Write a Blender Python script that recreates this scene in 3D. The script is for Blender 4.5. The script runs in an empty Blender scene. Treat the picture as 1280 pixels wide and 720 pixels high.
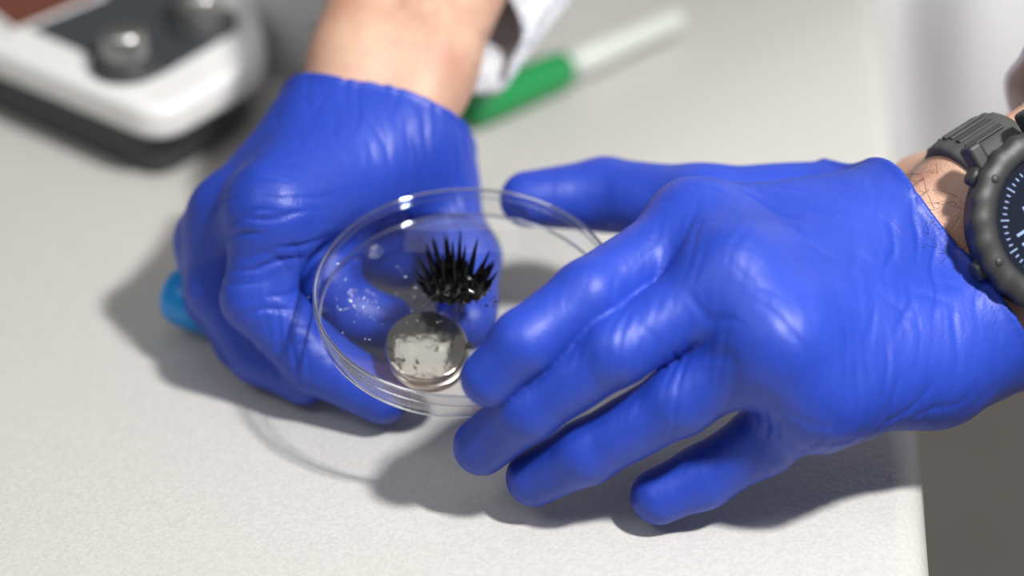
import bpy, bmesh, math, random
import numpy as np
from mathutils import Vector, Matrix
random.seed(4)
TZ=0.9   # bench top height (m); all geometry below is in mm, origin on the bench top
S=0.001
# ---------------------------------------------------------------- camera
cd=bpy.data.cameras.new('camera'); cam=bpy.data.objects.new('camera',cd)
bpy.context.scene.collection.objects.link(cam)
cam.location=(0,-0.559,0.413+TZ); cam.rotation_euler=(math.radians(57),0,0)
cd.sensor_width=36; cd.lens=78.75; cd.clip_start=0.01
cd.dof.use_dof=True; cd.dof.focus_distance=0.650; cd.dof.aperture_fstop=3.3
bpy.context.scene.camera=cam
bpy.context.scene.view_settings.view_transform='Standard'
# ---------------------------------------------------------------- materials
def mat(name,col,rough=0.5,metal=0.0,spec=0.5,noise=None,bump=None,coat=0.0,sss=0.0,trans=0.0):
    m=bpy.data.materials.new(name); m.use_nodes=True; nt=m.node_tree; b=nt.nodes['Principled BSDF']
    b.inputs['Base Color'].default_value=(*col,1); b.inputs['Roughness'].default_value=rough
    b.inputs['Metallic'].default_value=metal; b.inputs['Specular IOR Level'].default_value=spec
    b.inputs['Coat Weight'].default_value=coat; b.inputs['Subsurface Weight'].default_value=sss
    b.inputs['Transmission Weight'].default_value=trans
    if sss: b.inputs['Subsurface Scale'].default_value=0.004; b.inputs['Subsurface Radius'].default_value=(1,.35,.2)
    tc=nt.nodes.new('ShaderNodeTexCoord')
    if noise:
        col2,sc,lo,hi=noise
        n=nt.nodes.new('ShaderNodeTexNoise'); n.inputs['Scale'].default_value=sc; n.inputs['Detail'].default_value=4
        nt.links.new(tc.outputs['Object'],n.inputs['Vector'])
        r=nt.nodes.new('ShaderNodeValToRGB'); r.color_ramp.elements[0].position=lo; r.color_ramp.elements[1].position=hi
        r.color_ramp.elements[0].color=(*col,1); r.color_ramp.elements[1].color=(*col2,1)
        nt.links.new(n.outputs['Fac'],r.inputs['Fac']); nt.links.new(r.outputs['Color'],b.inputs['Base Color'])
    if bump:
        prev=None
        for (sc,dist,stretch) in bump:
            mp=nt.nodes.new('ShaderNodeMapping'); mp.inputs['Scale'].default_value=stretch
            nt.links.new(tc.outputs['Object'],mp.inputs['Vector'])
            n=nt.nodes.new('ShaderNodeTexNoise'); n.inputs['Scale'].default_value=sc; n.inputs['Detail'].default_value=3
            nt.links.new(mp.outputs['Vector'],n.inputs['Vector'])
            bp=nt.nodes.new('ShaderNodeBump'); bp.inputs['Distance'].default_value=dist; bp.inputs['Strength'].default_value=1.0
            nt.links.new(n.outputs['Fac'],bp.inputs['Height'])
            if prev: nt.links.new(prev.outputs['Normal'],bp.inputs['Normal'])
            prev=bp
        nt.links.new(prev.outputs['Normal'],b.inputs['Normal'])
    return m
M_glove=mat('nitrile_blue',(0.014,0.046,0.37),0.46,spec=0.42,noise=((0.020,0.060,0.47),25,0.35,0.7),
            bump=[(70,0.0003,(1,1,1)),(210,0.0004,(1,.3,.5)),(1300,0.0001,(1,1,1))])
M_skin=mat('skin',(0.60,0.38,0.27),0.5,noise=((0.50,0.26,0.18),70,0.35,0.7),bump=[(900,0.0003,(1,1,1))],sss=0.2)
M_table=mat('laminate_grey',(0.56,0.55,0.525),0.42,noise=((0.51,0.50,0.475),900,0.4,0.6),bump=[(650,0.00022,(1,1,1))])
M_cab=mat('cabinet_grey',(0.35,0.34,0.33),0.5)
M_floor=mat('floor_grey',(0.66,0.61,0.56),0.5,noise=((0.58,0.54,0.49),6,0.3,0.7))
M_wall=mat('wall_paint',(0.7,0.7,0.7),0.8)
M_white=mat('white_plastic',(0.80,0.80,0.80),0.35)
M_dark=mat('dark_panel',(0.045,0.05,0.058),0.4)
M_dkbase=mat('dark_base',(0.035,0.038,0.042),0.5)
M_brown=mat('display_brown',(0.16,0.05,0.03),0.3)
M_metal=mat('steel_knob',(0.5,0.5,0.48),0.3,metal=1)
M_mag=mat('nickel_magnet',(0.52,0.49,0.43),0.1,metal=1,noise=((0.10,0.09,0.07),420,0.6,0.7),bump=[(200,0.0002,(1,1,1))])
M_magside=mat('nickel_magnet_side',(0.6,0.58,0.52),0.18,metal=1)
M_black=mat('ferrofluid_black',(0.002,0.002,0.0025),0.1,spec=0.5)
M_rubber=mat('watch_rubber',(0.06,0.062,0.063),0.6)
M_case=mat('watch_case_mat',(0.026,0.027,0.028),0.5)
M_glass=mat('watch_glass',(0.010,0.013,0.025),0.08)
M_lume=mat('watch_print',(0.25,0.35,0.6),0.5)
M_green=mat('green_plastic',(0.012,0.26,0.07),0.35)
M_body=mat('pen_white',(0.62,0.66,0.62),0.4)
M_cyan=mat('cyan_plastic',(0.0,0.25,0.68),0.3)
M_hair=mat('hair_dark',(0.05,0.03,0.018),0.6)
M_coat=mat('coat_cotton',(0.88,0.88,0.90),0.9)
M_shirt=mat('shirt_dotted',(0.72,0.74,0.78),0.9)
nt=M_shirt.node_tree; tc=nt.nodes.new('ShaderNodeTexCoord'); vo=nt.nodes.new('ShaderNodeTexVoronoi'); vo.inputs['Scale'].default_value=300
nt.links.new(tc.outputs['Object'],vo.inputs['Vector']); rp=nt.nodes.new('ShaderNodeValToRGB')
rp.color_ramp.elements[0].position=0.22; rp.color_ramp.elements[0].color=(0.18,0.24,0.40,1)
rp.color_ramp.elements[1].position=0.34; rp.color_ramp.elements[1].color=(0.78,0.80,0.84,1)
nt.links.new(vo.outputs['Distance'],rp.inputs['Fac']); nt.links.new(rp.outputs['Color'],nt.nodes['Principled BSDF'].inputs['Base Color'])
# clear polystyrene: fresnel mix of transparent and gloss (IOR inverted on back faces)
def clear(name,tint,extra):
    m=bpy.data.materials.new(name); m.use_nodes=True; nt=m.node_tree
    for n in list(nt.nodes): nt.nodes.remove(n)
    o=nt.nodes.new('ShaderNodeOutputMaterial'); t=nt.nodes.new('ShaderNodeBsdfTransparent'); t.inputs[0].default_value=(*tint,1)
    g=nt.nodes.new('ShaderNodeBsdfGlossy'); g.inputs['Roughness'].default_value=0.05; g.inputs['Color'].default_value=(1,1,1,1)
    ge=nt.nodes.new('ShaderNodeNewGeometry'); mr=nt.nodes.new('ShaderNodeMapRange')
    mr.inputs['To Min'].default_value=1.5; mr.inputs['To Max'].default_value=1/1.5
    nt.links.new(ge.outputs['Backfacing'],mr.inputs['Value'])
    f=nt.nodes.new('ShaderNodeFresnel'); nt.links.new(mr.outputs['Result'],f.inputs['IOR'])
    a=nt.nodes.new('ShaderNodeMath'); a.operation='ADD'; a.inputs[1].default_value=extra; a.use_clamp=True
    mx=nt.nodes.new('ShaderNodeMixShader'); nt.links.new(f.outputs[0],a.inputs[0]); nt.links.new(a.outputs[0],mx.inputs[0])
    nt.links.new(t.outputs[0],mx.inputs[1]); nt.links.new(g.outputs[0],mx.inputs[2]); nt.links.new(mx.outputs[0],o.inputs[0]); return m
M_clear=clear('clear_polystyrene',(0.97,0.975,0.98),0.0)
M_rim=clear('clear_polystyrene_edge',(0.68,0.72,0.78),0.45)
# ---------------------------------------------------------------- mesh helpers (mm)
def mk(name,v,f,m,smooth=True,bev=0,segs=3):
    v=np.asarray(v,dtype=np.float64); c=(v.min(0)+v.max(0))/2
    me=bpy.data.meshes.new(name); me.from_pydata(((v-c)*S).tolist(),[],f if isinstance(f,list) else f.tolist()); me.update()
    if smooth: me.polygons.foreach_set('use_smooth',[True]*len(me.polygons))
    me.materials.append(m); o=bpy.data.objects.new(name,me); o.location=(c[0]*S,c[1]*S,c[2]*S+TZ)
    bpy.context.scene.collection.objects.link(o)
    if bev:
        b=o.modifiers.new('b','BEVEL'); b.width=bev*S; b.segments=segs; b.limit_method='ANGLE'; b.angle_limit=math.radians(40)
        w=o.modifiers.new('w','WEIGHTED_NORMAL')
    return o
def group(name,ch,loc=None):
    e=bpy.data.objects.new(name,None); e.empty_display_size=0.02
    bpy.context.scene.collection.objects.link(e)
    l=loc if loc is not None else sum((c.location for c in ch),Vector())/len(ch)
    e.location=l
    for c in ch:
        c.parent=e; c.location=c.location-Vector(l)
    return e
def frame(o,z,x=(1,0,0)):
    z=np.array(z,float); z/=np.linalg.norm(z); x=np.array(x,float); x=x-z*np.dot(x,z); x/=np.linalg.norm(x); y=np.cross(z,x)
    return np.array(o,float),x,y,z
def tf(fr,p):
    o,x,y,z=fr; p=np.asarray(p,float).reshape(-1,3); return o+p[:,0:1]*x+p[:,1:2]*y+p[:,2:3]*z
def lathe(prof,fr,n=96,closed=False,rfun=None):
    v=[];f=[]
    for j in range(n):
        a=2*math.pi*j/n
        for (r,z) in prof:
            rr=r*(rfun(a,r,z) if rfun else 1); v.append((rr*math.cos(a),rr*math.sin(a),z))
    k=len(prof)
    for j in range(n):
        j2=(j+1)%n
        for i in range(k if closed else k-1):
            i2=(i+1)%k; f.append((j*k+i,j2*k+i,j2*k+i2,j*k+i2))
    return tf(fr,v),f
def join(*vf):
    V=[];F=[];n=0
    for v,f in vf:
        V.append(np.asarray(v)); F+= [tuple(int(i)+n for i in q) for q in f]; n+=len(v)
    return np.vstack(V),F
def box(fr,sx,sy,sz):
    v=[(x*sx/2,y*sy/2,z*sz/2) for x in(-1,1) for y in(-1,1) for z in(-1,1)]
    return tf(fr,v),[(0,1,3,2),(4,6,7,5),(0,4,5,1),(2,3,7,6),(0,2,6,4),(1,5,7,3)]
def roundpoly(pts,r,n=8):
    out=[];N=len(pts)
    for i in range(N):
        p=np.array(pts[i],float);a=np.array(pts[i-1],float)-p;b=np.array(pts[(i+1)%N],float)-p
        la=np.linalg.norm(a);lb=np.linalg.norm(b);a/=la;b/=lb
        rr=r[i] if isinstance(r,(list,tuple)) else r
        p0=p+a*min(rr,la*.45);p1=p+b*min(rr,lb*.45)
        for k in range(n+1):
            t=k/n; out.append((1-t)**2*p0+2*t*(1-t)*p+t*t*p1)
    return out
def prism(pts,z0,z1):
    n=len(pts)
    v=[(p[0],p[1],z0) for p in pts]+[(p[0],p[1],z1) for p in pts]
    f=[tuple(range(n-1,-1,-1)),tuple(range(n,2*n))]+[(i,(i+1)%n,n+(i+1)%n,n+i) for i in range(n)]
    return np.array(v,float),f
def tube(pts,rad,n=8,cap=True):
    pts=np.array(pts,float);k=len(pts);v=[];f=[]
    up=np.array([0.13,0.2,0.97])
    for i in range(k):
        d=pts[min(i+1,k-1)]-pts[max(i-1,0)];d/=np.linalg.norm(d)
        a=np.cross(d,up);a/=np.linalg.norm(a);b=np.cross(d,a);r=rad[i] if hasattr(rad,'__len__') else rad
        for j in range(n):
            t=2*math.pi*j/n; v.append(pts[i]+r*(math.cos(t)*a+math.sin(t)*b))
    for i in range(k-1):
        for j in range(n):
            f.append((i*n+j,i*n+(j+1)%n,(i+1)*n+(j+1)%n,(i+1)*n+j))
    if cap: f.append(tuple(range(n)));f.append(tuple((k-1)*n+j for j in range(n-1,-1,-1)))
    return np.array(v),f
# ---------------------------------------------------------------- implicit surfaces
def grid(lo,hi,h):
    ax=[np.arange(lo[i],hi[i]+h,h,dtype=np.float32) for i in range(3)]
    return np.meshgrid(*ax,indexing='ij')
def cone(G,a,b,ra,rb):
    X,Y,Z=G; d=[float(b[i]-a[i]) for i in range(3)]; L2=sum(x*x for x in d)+1e-9
    px=X-np.float32(a[0]);py=Y-np.float32(a[1]);pz=Z-np.float32(a[2])
    t=np.clip((px*d[0]+py*d[1]+pz*d[2])/L2,0,1).astype(np.float32)
    return np.sqrt((px-t*d[0])**2+(py-t*d[1])**2+(pz-t*d[2])**2)-(ra+(rb-ra)*t)
def smin(a,b,k):
    h=np.maximum(k-np.abs(a-b),0)/k; return np.minimum(a,b)-h*h*k*0.25
def nets(f,lo,h):
    s=f<0; nx,ny,nz=f.shape
    c=np.zeros((nx-1,ny-1,nz-1),np.int8)
    for i in(0,1):
        for j in(0,1):
            for k in(0,1): c+=s[i:nx-1+i,j:ny-1+j,k:nz-1+k]
    act=(c>0)&(c<8); idx=np.argwhere(act); vid=-np.ones(act.shape,np.int64); vid[act]=np.arange(len(idx))
    cor=[(i,j,k) for i in(0,1) for j in(0,1) for k in(0,1)]
    val={q:f[idx[:,0]+q[0],idx[:,1]+q[1],idx[:,2]+q[2]] for q in cor}
    sm=np.zeros((len(idx),3));ct=np.zeros(len(idx))
    for q in cor:
        for ax in range(3):
            if q[ax]==0:
                r=list(q);r[ax]=1;r=tuple(r);va=val[q];vb=val[r];m=(va<0)!=(vb<0)
                t=np.where(m,va/np.where(m,va-vb,1),0)
                p=np.tile(np.array(q,float),(len(idx),1));p[:,ax]+=t
                sm[m]+=p[m];ct[m]+=1
    v=(idx+sm/ct[:,None])*h+np.array(lo)
    F=[]
    for ax in range(3):
        a1,a2=(ax+1)%3,(ax+2)%3
        sl0=[slice(None)]*3;sl1=[slice(None)]*3;sl0[ax]=slice(0,-1);sl1[ax]=slice(1,None)
        e=s[tuple(sl0)]!=s[tuple(sl1)]; E=np.argwhere(e)
        E=E[(E[:,a1]>0)&(E[:,a2]>0)&(E[:,a1]<f.shape[a1]-1)&(E[:,a2]<f.shape[a2]-1)]
        neg=s[E[:,0],E[:,1],E[:,2]]
        def cid(o1,o2):
            q=E.copy();q[:,a1]-=o1;q[:,a2]-=o2;return vid[q[:,0],q[:,1],q[:,2]]
        q=np.stack([cid(1,1),cid(0,1),cid(0,0),cid(1,0)],1)
        q[~neg]=q[~neg][:,::-1]; F.append(q)
    return v,np.vstack(F)
def vnormals(v,F):
    n=np.zeros_like(v);a=v[F[:,2]]-v[F[:,0]];b=v[F[:,3]]-v[F[:,1]];c=np.cross(a,b)
    for k in range(4): np.add.at(n,F[:,k],c)
    return n/(np.linalg.norm(n,axis=1)[:,None]+1e-12)
def relax(v,F,it=2,lam=0.5):
    for _ in range(it):
        s=np.zeros_like(v);c=np.zeros(len(v))
        for k in range(4):
            np.add.at(s,F[:,k],v[F[:,(k+1)%4]]);np.add.at(c,F[:,k],1)
            np.add.at(s,F[:,k],v[F[:,(k-1)%4]]);np.add.at(c,F[:,k],1)
        v=v+lam*(s/c[:,None]-v)
    return v
def N(x,y,z,r): return np.array([x,y,z],float),r      # joint position (mm) + radius
def V3(x,y,z): return np.array([x,y,z],float)
def build_hand(palm,fingers,cuff,floor=0.4,h=0.85,kp=12,kf=6,folds=(),name='glove'):
    pts=[q[0] for c in palm for q in c]+[q[0] for f in fingers for q in f]
    lo=np.min(pts,0)-22;hi=np.max(pts,0)+22;lo[2]=-2
    G=grid(lo,hi,h);f=None
    for (a,ra),(b,rb) in palm:
        d=cone(G,a,b,ra,rb); f=d if f is None else smin(f,d,kp)
    FU=None
    for ch in fingers:
        g=None
        for i in range(len(ch)-1):
            d=cone(G,ch[i][0],ch[i+1][0],ch[i][1],ch[i+1][1]); g=d if g is None else smin(g,d,3)
        FU=g if FU is None else smin(FU,g,0.6)
    f=smin(f,FU,kf)
    o,n=cuff; dp=(G[0]-o[0])*n[0]+(G[1]-o[1])*n[1]+(G[2]-o[2])*n[2]
    dp=dp+0.9*np.sin(G[1]*0.17+G[2]*.1)+0.6*np.sin(G[0]*.21)
    f=f-0.9*np.exp(-((dp+1.0)/1.2)**2)
    f=np.maximum(f,dp.astype(np.float32))
    f=np.maximum(f,floor-G[2])
    v,F=nets(f,lo,h); v=relax(v,F,2,0.5); n=vnormals(v,F)
    D=np.zeros(len(v))
    for (c,al,ac,La,Lc,lam,amp) in folds:
        al=np.array(al,float);al/=np.linalg.norm(al);ac=np.array(ac,float);ac-=al*np.dot(ac,al);ac/=np.linalg.norm(ac)
        q=v-np.array(c);u=q@al;w=q@ac;z=q@np.cross(al,ac)
        mk_=np.exp(-(u/La)**2-(w/Lc)**2-(z/18)**2)
        ph=2*math.pi*w/lam+1.3*np.sin(u*.11+w*.13)+0.8*np.sin(u*.27-w*.31+1)+u*0.05
        D-=amp*mk_*((0.5+0.5*np.cos(ph))**4)*np.clip(0.5+0.6*np.sin(u*.21+w*.47+2),0,1)
    D+=0.12*np.sin(v[:,0]*.22+v[:,1]*.13)*np.sin(v[:,1]*.19-v[:,2]*.24)
    v=v+n*D[:,None]
    v[:,2]=np.maximum(v[:,2],0.3)
    return mk(name,v,F,M_glove)
def arm(palm,name,h=1.6,k=10):
    pts=[q[0] for c in palm for q in c];lo=np.min(pts,0)-36;hi=np.max(pts,0)+36;G=grid(lo,hi,h);f=None
    for (a,ra),(b,rb) in palm:
        d=cone(G,a,b,ra,rb); f=d if f is None else smin(f,d,k)
    v,F=nets(f,lo,h);v=relax(v,F,2,.5);return mk(name,v,F,M_skin)
# ================================================================ ROOM & BENCH
def plane(name,pts,m): return mk(name,np.array(pts,float),[tuple(range(len(pts)))],m,smooth=False)
plane('floor',[(-3000,-3000,-900),(3000,-3000,-900),(3000,3000,-900),(-3000,3000,-900)],M_floor)
plane('wall_back',[(-3000,3000,-900),(3000,3000,-900),(3000,3000,1900),(-3000,3000,1900)],M_wall)
e0=np.array([119.5,-72.0]);ed=np.array([0.105,1.0]);ed/=np.linalg.norm(ed)
A=e0-ed*260;B=e0+ed*620;L=np.array([-ed[1],ed[0]])
v,f=prism(roundpoly([A,B,B+L*1300,A+L*1300],[18,18,18,18]),-32,0)
top=mk('table_top',v,f,M_table,bev=11,segs=6)
v,f=prism([A+L*25+ed*30,B+L*25-ed*25,B+L*1275-ed*25,A+L*1275+ed*30],-895,-32.5);cab=mk('table_cabinet',v,f,M_cab,bev=2)
group('lab_bench',[top,cab])
# ================================================================ HAND HOLDING THE MAGNET
W1=N(-56.5,72,60,16.8);W2=N(-36.2,73.6,58,16.5)
I_=N(-57.5,53,45,12);M_=N(-71.8,25.3,62,13);R_=N(-87.3,39,52,12.5);K_=N(-94.9,45,38,11.5)
TM=N(-27.7,71.7,42,13)
cd_=V3(8.8,30.9,18);cd_/=np.linalg.norm(cd_)
WX1=(W1[0]+cd_*40,16);WX2=(W2[0]+cd_*40,16)
palmA=[(W1,M_),(W1,R_),(W1,K_),(W2,I_),(W1,W2),(W2,TM),(W1,WX1),(W2,WX2),(WX1,WX2),(W2,M_),
       (N(-48.2,58,56,14.5),N(-31.2,69.7,45,13)),(N(-62.7,62.6,28,14),N(-35.5,67.5,25,13)),(N(-35.5,67.5,25,13),TM)]
fA=[[N(-57.5,53,45,11.8),N(-59,34.5,30,10.4),N(-50.6,31.3,20,9.5),N(-38.7,28.8,18,8.5)],
    [N(-71.8,25.3,62,12),N(-77.7,13.1,38,11),N(-60.2,5.6,20,10.3),N(-39.6,-2.5,12.5,8.8)],
    [N(-87.3,39,52,12),N(-91.5,31.7,30,11),N(-78.8,19.5,14,10.3),N(-64.6,9.8,11,9)],
    [N(-94.9,45,38,11),N(-95.2,43.6,18,10),N(-85,29,10.5,9),N(-73.1,20.7,9.5,8)],
    [N(-27.7,71.7,42,13),N(-14.9,48.7,30,11.3),N(-14,23.8,22,9.5)]]
foldsA=[(V3(-70.4,5.4,55),(1,.1,0),(0,-.6,-1),22,22,5.0,1.2),
        (V3(-82.5,19,55),(1,0,-.4),(.2,-1,-.6),20,16,4.5,1.0),
        (V3(-27.9,59.1,60),(.4,-1,-.3),(1,.4,0),35,18,5,0.9),
        (V3(-52,62,75),(.4,-1,-.2),(1,.4,0),28,26,7,0.5),
        (V3(-47.9,63.3,75),(.2,1,0.2),(1,-.2,0),20,30,6,0.5),
        (V3(-65.6,2.6,28),(0,.5,1),(1,-.3,-.3),15,14,4.0,1.0)]
gA=build_hand(palmA,fA,(V3(-44.2,81.8,62),cd_),folds=foldsA)
a1=W1[0]+cd_*-10;a2=W2[0]+cd_*-10
armA=arm([((a1,14.5),(W1[0]+cd_*30,15.6)),((a2,14.5),(W2[0]+cd_*30,15.8)),((W1[0]+cd_*30,15.6),(W1[0]+cd_*220+np.array([-8,0,8]),27)),((W2[0]+cd_*30,15.8),(W2[0]+cd_*220+np.array([12,0,8]),28)),((a1,14),(a2,14))],'forearm')
def sleeve(name,C0,e1,e2,d,L,m,n=96,rows=26,amp=3,th=2.2):
    v=[];f=[]
    for i in range(rows):
        t=i/(rows-1);c=np.array(C0)+np.array(d)*L*t
        for j in range(n):
            a=2*math.pi*j/n; w=1+0.18*t+ (amp/50)*math.sin(3*a+5*t)*min(1,.3+2*t)+ (amp/90)*math.sin(7*a-9*t)
            v.append(c+w*(math.cos(a)*np.array(e1)+math.sin(a)*np.array(e2)))
        if i<rows-1: f+=[(i*n+j,i*n+(j+1)%n,(i+1)*n+(j+1)%n,(i+1)*n+j) for j in range(n)]
    o=mk(name,np.array(v),f,m); s=o.modifiers.new('s','SOLIDIFY');s.thickness=th*S;s.offset=0;return o
slA=sleeve('shirt_sleeve',V3(-30.4,144,80),V3(33,-20,-14),V3(2,10,28.0),cd_+np.array([.32,0,.05]),200,M_shirt)
gl_=group('gloved_hand',[gA,armA,slA])
hv=[]
axm=(W1[0]+W2[0])/2
for i in range(420):
    s_=random.uniform(24,80);a=random.uniform(-1.5,1.5);sd=np.array([1,0,0.])
    out=sd*math.sin(a)+np.array([0,-.3,.95])*math.cos(a)
    base=axm+cd_*s_+sd*math.sin(a)*25+np.array([0,-.3,.95])*math.cos(a)*15.8
    d=out*0.6-cd_*random.uniform(.2,1)+sd*random.uniform(-.5,.5);L_=random.uniform(4,10)
    hv.append(tube([base,base+d*L_*.5,base+d*L_-out*1.0],[.11,.09,.03],3,False))
v,f=join(*hv);hr=mk('arm_hair',v,f,M_hair); hr.parent=gl_;hr.location-=gl_.location
# ================================================================ HAND STEADYING THE DISH
Wt=N(122.2,15.9,62,17.5);Wb=N(138,-8.8,45,18)
I_=N(52.8,-5.9,74,12.3);M_=N(61.6,-32.2,73,12.3);R_=N(72.6,-47.3,63,12.2);K_=N(86.1,-50,47,11.8)
av=V3(.8,.45,.3);av/=np.linalg.norm(av)
Cw=V3(149.4,10.4,63.8);nv=V3(.1,-.84,.54);nv-=av*nv.dot(av);nv/=np.linalg.norm(nv);cv=np.cross(av,nv)
if cv[1]>0: cv=-cv
HY=N(121.7,-27.2,40,14.5)
palmB=[(Wt,I_),(Wt,M_),(Wb,R_),(Wb,K_),(Wt,R_),(Wt,Wb),(I_,M_),(M_,R_),(R_,K_),(K_,HY),(HY,Wb),
       (N(101.6,36.2,56,15),N(59.4,35.3,56,13)),
       (Wt,(Wt[0]+av*25,16.5)),(Wb,(Wb[0]+av*25,16.5))]
fB=[[N(52.8,-5.9,74,11.4),N(21.2,-36.4,71,10.0),N(3.3,-47.7,63,9.1),N(-6.2,-50.4,53,8.3)],
    [N(61.6,-32.2,73,11.4),N(28.8,-48.6,61,9.9),N(4.9,-49.6,42,9.1),N(-8.7,-43.6,24,8.4)],
    [N(72.6,-47.3,63,11.4),N(46.9,-51.2,46,9.9),N(21.6,-49.9,27,9.1),N(6.5,-45.3,14,8.4)],
    [N(86.1,-50,47,11.0),N(71.8,-47.2,29,9.8),N(55.3,-47.5,16,9.0),N(42.4,-50.1,11,8.3)],
    [N(59.4,35.3,56,13),N(29.3,54.6,50,11.5),N(5.1,51.6,50,9)]]
foldsB=[(V3(94.2,-53.6,38),(.2,.6,1),(1,.3,0),26,26,4.6,0.9),
        (V3(120.5,-21.4,72),(.3,1,.2),(1,-.4,0),40,26,7,0.6),
        (V3(107.1,-48.2,52),(1,.2,.2),(0,-1,.6),40,20,5,0.7),
        (V3(51.2,-29.4,85),(.5,1,0),(1,-.5,0),14,18,4.5,0.5),
        (V3(75,-12,84),(1,-.5,0),(.5,1,0),28,24,7,0.45),
        (V3(30.5,-53,74),(.5,1,0),(1,-.5,0),12,12,3.6,0.65),
        (V3(46.1,-56.7,58),(.5,1,0),(1,-.5,0),12,12,3.6,0.65),
        (V3(71.6,-55.5,38),(.5,1,0),(1,-.5,0),12,12,3.6,0.65),
        (V3(62.2,-62.2,75),(1,-.6,0),(.5,1,0),26,14,5,0.7)]
cc=(Wt[0]+Wb[0])/2
gB=build_hand(palmB,fB,(cc-av*2,av),folds=foldsB)
armB=arm([((cc+cv*s_*14-av*10,14.5),(Cw+cv*s_*12,17)) for s_ in(-1,1)]+[((Cw+cv*s_*12,17),(Cw+av*250+cv*s_*14,28)) for s_ in(-1,1)]
   +[((cc-av*5,16),(Cw,18)),(N(128.9,40.3,57,14.5),(Cw-cv*12,17))],'forearm')
slB=sleeve('coat_sleeve',Cw+av*34,cv*44,nv*40,av,220,M_coat)
gr=group('gloved_hand.001',[gB,armB,slB])
hv=[]
for i in range(420):
    s_=random.uniform(-34,60);a=random.uniform(-0.3,2.2)
    base=Cw+av*s_+(-cv)*math.sin(a)*28+nv*math.cos(a)*18
    out=(-cv)*math.sin(a)*.9+nv*math.cos(a)
    d=out*0.6+av*random.uniform(-.9,.2)+cv*random.uniform(-.5,.5);L_=random.uniform(5,11)
    hv.append(tube([base,base+d*L_*.5,base+d*L_+out*-1.5],[.09,.07,.02],3,False))
v,f=join(*hv);hr=mk('arm_hair',v,f,M_hair); hr.parent=gr;hr.location-=gr.location
# ================================================================ WATCH
wc=Cw+nv*26
fw=(wc,cv,-av,nv) if np.dot(np.cross(cv,-av),nv)>0 else (wc,cv,av,nv)
K=1.07
def ks(p): return [(r*K,z) for r,z in p]
o_case=mk('case',*lathe(ks([(0,-6),(22,-6),(24,-4),(24.5,2),(23.5,4)]),fw,96),M_case)
bez=lathe(ks([(18.2,3.6),(18.8,6.2),(20,7),(23.8,6.6),(25.2,5),(25.2,2.5),(23.5,2)]),fw,144,rfun=lambda a,r,z:1+(0.02 if r>24 and math.cos(a*24)>0.2 else 0))
o_bez=mk('bezel',*bez,M_case)
o_gl=mk('dial_glass',*lathe([(0,5.0),(19.7,5.0)],fw,64),M_glass)
tk=[]
for i in range(60):
    a=2*math.pi*i/60;ln=2.6 if i%5==0 else 1.2
    c=tf(fw,[(17.2*math.cos(a),17.2*math.sin(a),5.15)])[0];dr=tf(fw,[(math.cos(a),math.sin(a),0)])[0]-wc
    tk.append(box(frame(c,nv,dr),ln,0.35,0.1))
for (x,y,w_,h_) in [(-6,-8,6,.7),(-6,-6,1,3),(-2,-6.4,1,3.4),(2,-6,5,.7),(-9,3,1,5),(-9,6,5,.9),(-3,-12,.8,4),(0,-12,.8,4)]:
    tk.append(box(frame(tf(fw,[(x,y,5.15)])[0],nv,fw[1]),w_,h_,.1))
o_tk=mk('dial_marks',*join(*tk),M_lume,smooth=False)
bolts=[]
for i in range(6):
    a=2*math.pi*(i+.5)/6;c=tf(fw,[(23.4*math.cos(a),23.4*math.sin(a),6.4)])[0]
    bolts.append(lathe([(0,.9),(1.1,.9),(1.3,.4),(1.3,-.5)],(c,fw[1],fw[2],nv),16))
o_bo=mk('bezel_screws',*join(*bolts),M_dkbase)
lg=[]
for s1 in(-1,1):
    for s2 in(-1,1):
        c=tf(fw,[(s1*26,s2*10,-1)])[0];lg.append(box((c,fw[1],fw[2],nv),11,5,7))
o_lg=mk('lugs',*join(*lg),M_case,bev=1.4)
btn=[]
for a in(-2.6,1.57,-1.57,-.55):
    c=tf(fw,[(26.6*math.cos(a),26.6*math.sin(a),0)])[0];dr=(c-wc);btn.append(lathe([(0,2.2),(2.4,2.2),(3,1.6),(3,-2)],frame(c,dr/np.linalg.norm(dr),nv),24))
o_bt=mk('buttons',*join(*btn),M_case)
n=120;rows=[(-9.5,0),(-9.5,3.2),(-8.3,4),(11,4),(12.5,3.2),(12.5,0)]
v=[];f=[]
for j in range(n):
    t=2*math.pi*j/n
    rib=0.5*max(0,math.cos(t*30))
    for (w_,o_) in rows:
        ra=30.0+o_+(rib if o_>=4 else 0);rb=20.5+o_+(rib if o_>=4 else 0)
        v.append(Cw+cv*ra*math.cos(t)+nv*rb*math.sin(t)+av*w_)
k=len(rows)
for j in range(n):
    for i in range(k): f.append((j*k+i,((j+1)%n)*k+i,((j+1)%n)*k+(i+1)%k,j*k+(i+1)%k))
o_st=mk('strap',np.array(v),f,M_rubber)
sl=[]
for j in range(14):
    t=math.radians(150+j*9)
    c=Cw+cv*34.5*math.cos(t)+nv*25*math.sin(t)+av*1.5;nn=cv*math.cos(t)/34+nv*math.sin(t)/25;nn/=np.linalg.norm(nn)
    sl.append(box(frame(c,nn,av),13,2.2,0.8))
o_sl=mk('strap_slots',*join(*sl),M_dkbase,bev=.3)
group('wristwatch',[o_case,o_bez,o_gl,o_tk,o_bo,o_lg,o_bt,o_st,o_sl])
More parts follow.
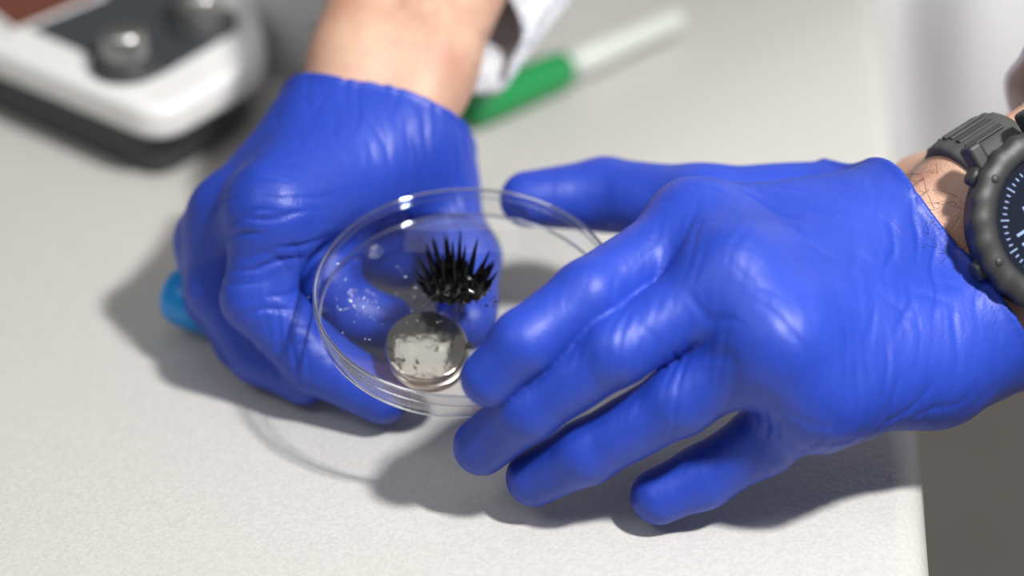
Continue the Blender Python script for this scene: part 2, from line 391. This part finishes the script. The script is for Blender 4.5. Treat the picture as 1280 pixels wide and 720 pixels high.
# ================================================================ PETRI DISH
dn=np.array([0,-math.sin(math.radians(10)),math.cos(math.radians(10))])
DC=V3(-13.6,0,50.0)-dn*10
fd=frame(DC,dn)
wall=lathe([(0,0),(44.2,0),(44.6,0.4),(45.6,9.6),(45.2,9.9),(44.8,9.6),(43.9,1.4),(43.3,1.0),(0,1.0)],fd,160)
o_w=mk('dish_body',*wall,M_clear)
def ring(r,z,t,fr=fd,n=160,m=8):
    return lathe([(r+t*math.cos(2*math.pi*i/m),z+t*math.sin(2*math.pi*i/m)) for i in range(m)],fr,n,closed=True)
o_r=mk('dish_rim',*join(ring(45.2,9.9,.5),ring(44.2,.5,.42),ring(45.5,6.5,.2)),M_rim)
mc=tf(fd,[(-29,26,1.3)])[0];fm=(mc,fd[1],fd[2],fd[3])
o_m=mk('moulded_mark',*join(ring(2.6,0,.2,fm,40,6),ring(1.4,0,.17,fm,32,6),ring(.5,0,.15,fm,20,6)),M_rim)
dr=[]
for i in range(95):
    x=random.gauss(-34,5);y=random.gauss(2,4)
    if i>55: x=random.gauss(-12,14);y=random.gauss(5,10)
    r=random.uniform(.15,.45);c=tf(fd,[(x,y,1.0)])[0];dr.append(lathe([(0,r*.6),(r*.6,r*.45),(r,0)],(c,fd[1],fd[2],fd[3]),10))
o_d=mk('droplets',*join(*dr),M_rim)
group('petri_dish',[o_w,o_r,o_m,o_d])
# ================================================================ FERROFLUID
h=.25;lo=np.array([-16,-12,-0.5]);hi=np.array([17,18,22]);G=grid(lo,hi,h)
X,Y,Z=G
base=(np.sqrt((X/8.8)**2+(Y/6.4)**2+(Z/3.6)**2)-1)*4.0
f_=base.astype(np.float32)
for ringi,(rr,cnt) in enumerate([(0.0,1),(.34,6),(.62,11),(.86,16),(1.03,22)]):
    for j in range(cnt):
        a=2*math.pi*(j+.5*(ringi%2))/max(cnt,1)+random.uniform(-.12,.12)
        bx=8.8*rr*math.cos(a);by=6.4*rr*math.sin(a)
        back=min(1,(math.sin(a)*rr+1)/2)
        d=np.array([math.cos(a)*rr*.48,math.sin(a)*rr*.45+.10,1-.2*rr]);d/=np.linalg.norm(d)
        ln=2.2+11.4*back**1.2+random.uniform(-1.4,1.6)
        if rr>.9: ln*=.9
        z0=3.0*math.sqrt(max(0,1-rr*rr))
        p0=np.array([bx,by,z0+.3]);f_=smin(f_,cone(G,p0-d*1.0,p0+d*ln,1.3,.12),.35)
f_=np.maximum(f_,-Z)
v,F=nets(f_,lo,h)
ff=tf(fd,[(-3.6,9.0,1.05)])[0]
v=tf((ff,fd[1],fd[2],fd[3]),v)
fb=mk('spiked_fluid',v,F,M_black)
bl=[]
for i in range(34):
    a=random.uniform(0,6.28);q=random.uniform(1.15,1.7);r=random.uniform(.2,.6)
    c=tf(fd,[(-3.6+9*q*math.cos(a),9.0+6.6*q*math.sin(a),1.0)])[0];bl.append(lathe([(0,r*.6),(r*.6,r*.45),(r,0)],(c,fd[1],fd[2],fd[3]),10))
fdp=mk('spatter',*join(*bl),M_black)
group('ferrofluid_blob',[fb,fdp])
# ================================================================ MAGNET
mn=np.array([0.05,-math.sin(math.radians(24)),math.cos(math.radians(24))])
mc=V3(-25.8,-2.9,31.5)
fmg=frame(mc,mn)
pr=[(0,0),(12.0,0),(12.5,-.5),(12.5,-2.7),(12.0,-3.2),(0,-3.2)]
m1=mk('magnet_disc_1',*lathe(pr,fmg,96),M_mag)
fm2=frame(mc-mn*3.3+np.array([.7,-1.2,0]),mn);m2=mk('magnet_disc_2',*lathe(pr,fm2,96),M_magside)
sp=lathe([(1.1*math.sin(math.pi*i/12),-1.1*math.cos(math.pi*i/12)) for i in range(13)],frame(mc+fmg[1]*12.9+mn*.3,mn),24)
m3=mk('ferrofluid_bead',*sp,M_black)
for o in(m1,m2):
    w=o.modifiers.new('b','BEVEL');w.width=.0002;w.limit_method='ANGLE'
group('disc_magnet',[m1,m2,m3])
# ================================================================ BLUE CAP
fc=frame(V3(-101.4,47.5,14),(-.93,.35,0.1),(0,0,1))
v=lathe([(0,12),(5,11.6),(8,10),(9.6,7),(10,3),(10,-16),(9,-16),(0,-16)],fc,48)
mk('bottle_cap',*v,M_cyan)
# ================================================================ MARKER
p0=V3(-16.6,188,8);p1=V3(20.3,222,8);ax=p1-p0;ax/=np.linalg.norm(ax)
fm=frame(p0,ax)
L1=np.linalg.norm(p1-p0)
cap=mk('pen_cap',*lathe([(0,-1),(6.0,-1),(7.5,1),(7.9,L1*.3),(7.7,L1*.9),(7.2,L1),(0,L1)],fm,40),M_green)
bd=mk('pen_body',*lathe([(0,L1),(6.2,L1),(6.0,L1+20),(5.2,L1+38),(5.0,L1+62),(3.5,L1+66),(0,L1+66)],fm,40),M_body)
clip=mk('pen_clip',*box(frame(p0+ax*14+np.array([0,0,8.3]),(0,0,1),ax),26,4,1.6),M_green,bev=.5)
group('marker_pen',[cap,bd,clip])
# ================================================================ MAGNETIC STIRRER
zt=34
out=[(-233.6,221),(-124,135.9),(-90.4,184.6),(-112.3,297.5),(-270.8,384.4)]
v,f=prism(roundpoly(out,[25,16,18,20,20]),zt-14,zt);s1=mk('housing',v,f,M_white,bev=5,segs=5)
cen=np.mean(out,0);inn=[cen+(np.array(p)-cen)*.9 for p in out]
v,f=prism(roundpoly(inn,[20,14,14,18,18]),1,zt-13);s2=mk('base',v,f,M_dkbase,bev=2)
pn=[(-217.7,233),(-130.9,161.8),(-106.6,197.8),(-122.2,273.8),(-238.1,330.7)]
v,f=prism(roundpoly(pn,[8,9,9,10,8]),zt-1,zt+1.2);s3=mk('control_panel',v,f,M_dark,bev=.6)
dp=[np.array(p) for p in [(-207.1,227.4),(-186.8,201.1),(-159.7,230.9),(-186.9,271.6)]]
v,f=prism(roundpoly(dp,2),zt+.8,zt+2);s4=mk('display',v,f,M_brown,bev=.3)
c2=np.mean(dp,0);dpo=[c2+(p-c2)*1.12 for p in dp];v,f=prism(roundpoly(dpo,2),zt+.8,zt+1.6);s5=mk('display_frame',v,f,M_white,bev=.3)
kn=[];kb=[]
for c in[(-140.8,172.4,37),(-117.2,205.2,37)]:
    fr=frame(c,(0,0,1));kb.append(lathe([(0,2.5),(11,2.5),(13,1),(13.5,-2.5)],fr,48))
    kn.append(lathe([(0,13),(6.5,13),(8,11.5),(8.6,3),(8.6,2)],fr,64,rfun=lambda a,r,z:1+.03*math.cos(a*20)*(r>7)))
s6=mk('knob_skirts',*join(*kb),M_dkbase);s7=mk('knobs',*join(*kn),M_metal)
group('magnetic_stirrer',[s1,s2,s3,s4,s5,s6,s7])
# ================================================================ white jar behind
fj=frame(V3(-86.9,257,0.3),(0,0,1))
mk('plastic_jar',*lathe([(0,0),(24,0),(26,2),(26,55),(24,60),(20,64),(20,66),(22,66),(22,82),(21,84),(0,84)],fj,64),M_white)
# ================================================================ LAB COAT (wearer stands past the bench corner)
v=[];f=[];n1=60;n2=50
for i in range(n1):
    for j in range(n2):
        u=i/(n1-1);w=j/(n2-1);x=160+u*420;z=-120+w*520
        y=330+60*math.sin(u*2.4)+16*math.sin(u*22+1.5*math.sin(w*5))+7*math.sin(u*47+w*3)-u*120
        v.append((x,y,z))
for i in range(n1-1):
    for j in range(n2-1): f.append((i*n2+j,(i+1)*n2+j,(i+1)*n2+j+1,i*n2+j+1))
o=mk('lab_coat',np.array(v),f,M_coat);s_=o.modifiers.new('s','SOLIDIFY');s_.thickness=.002
# ================================================================ LIGHTS
def area(name,loc,tgt,size,power,col=(1,1,1)):
    l=bpy.data.lights.new(name,'AREA');l.energy=power;l.size=size;l.color=col
    o=bpy.data.objects.new(name,l);bpy.context.scene.collection.objects.link(o)
    o.location=(loc[0]*S,loc[1]*S,loc[2]*S+TZ);d=Vector((tgt[0]-loc[0],tgt[1]-loc[1],tgt[2]-loc[2]));o.rotation_euler=d.to_track_quat('-Z','Y').to_euler();return o
area('ceiling_light',(330,-280,720),(0,-60,0),.06,10.0,(1,.985,.96))
area('added_fill_light',(-650,-500,1000),(0,0,0),.4,2.8,(1,1,1))  # added fill lamp, brightens the left side and the jar
area('added_reflection_panel',(0,-60,1700),(0,60,0),.8,2.2,(1,1,1))  # overhead panel added to give the magnet face something bright to mirror
w=bpy.data.worlds.new('world');bpy.context.scene.world=w;w.use_nodes=True
w.node_tree.nodes['Background'].inputs[0].default_value=(1,1,1,1);w.node_tree.nodes['Background'].inputs[1].default_value=.18
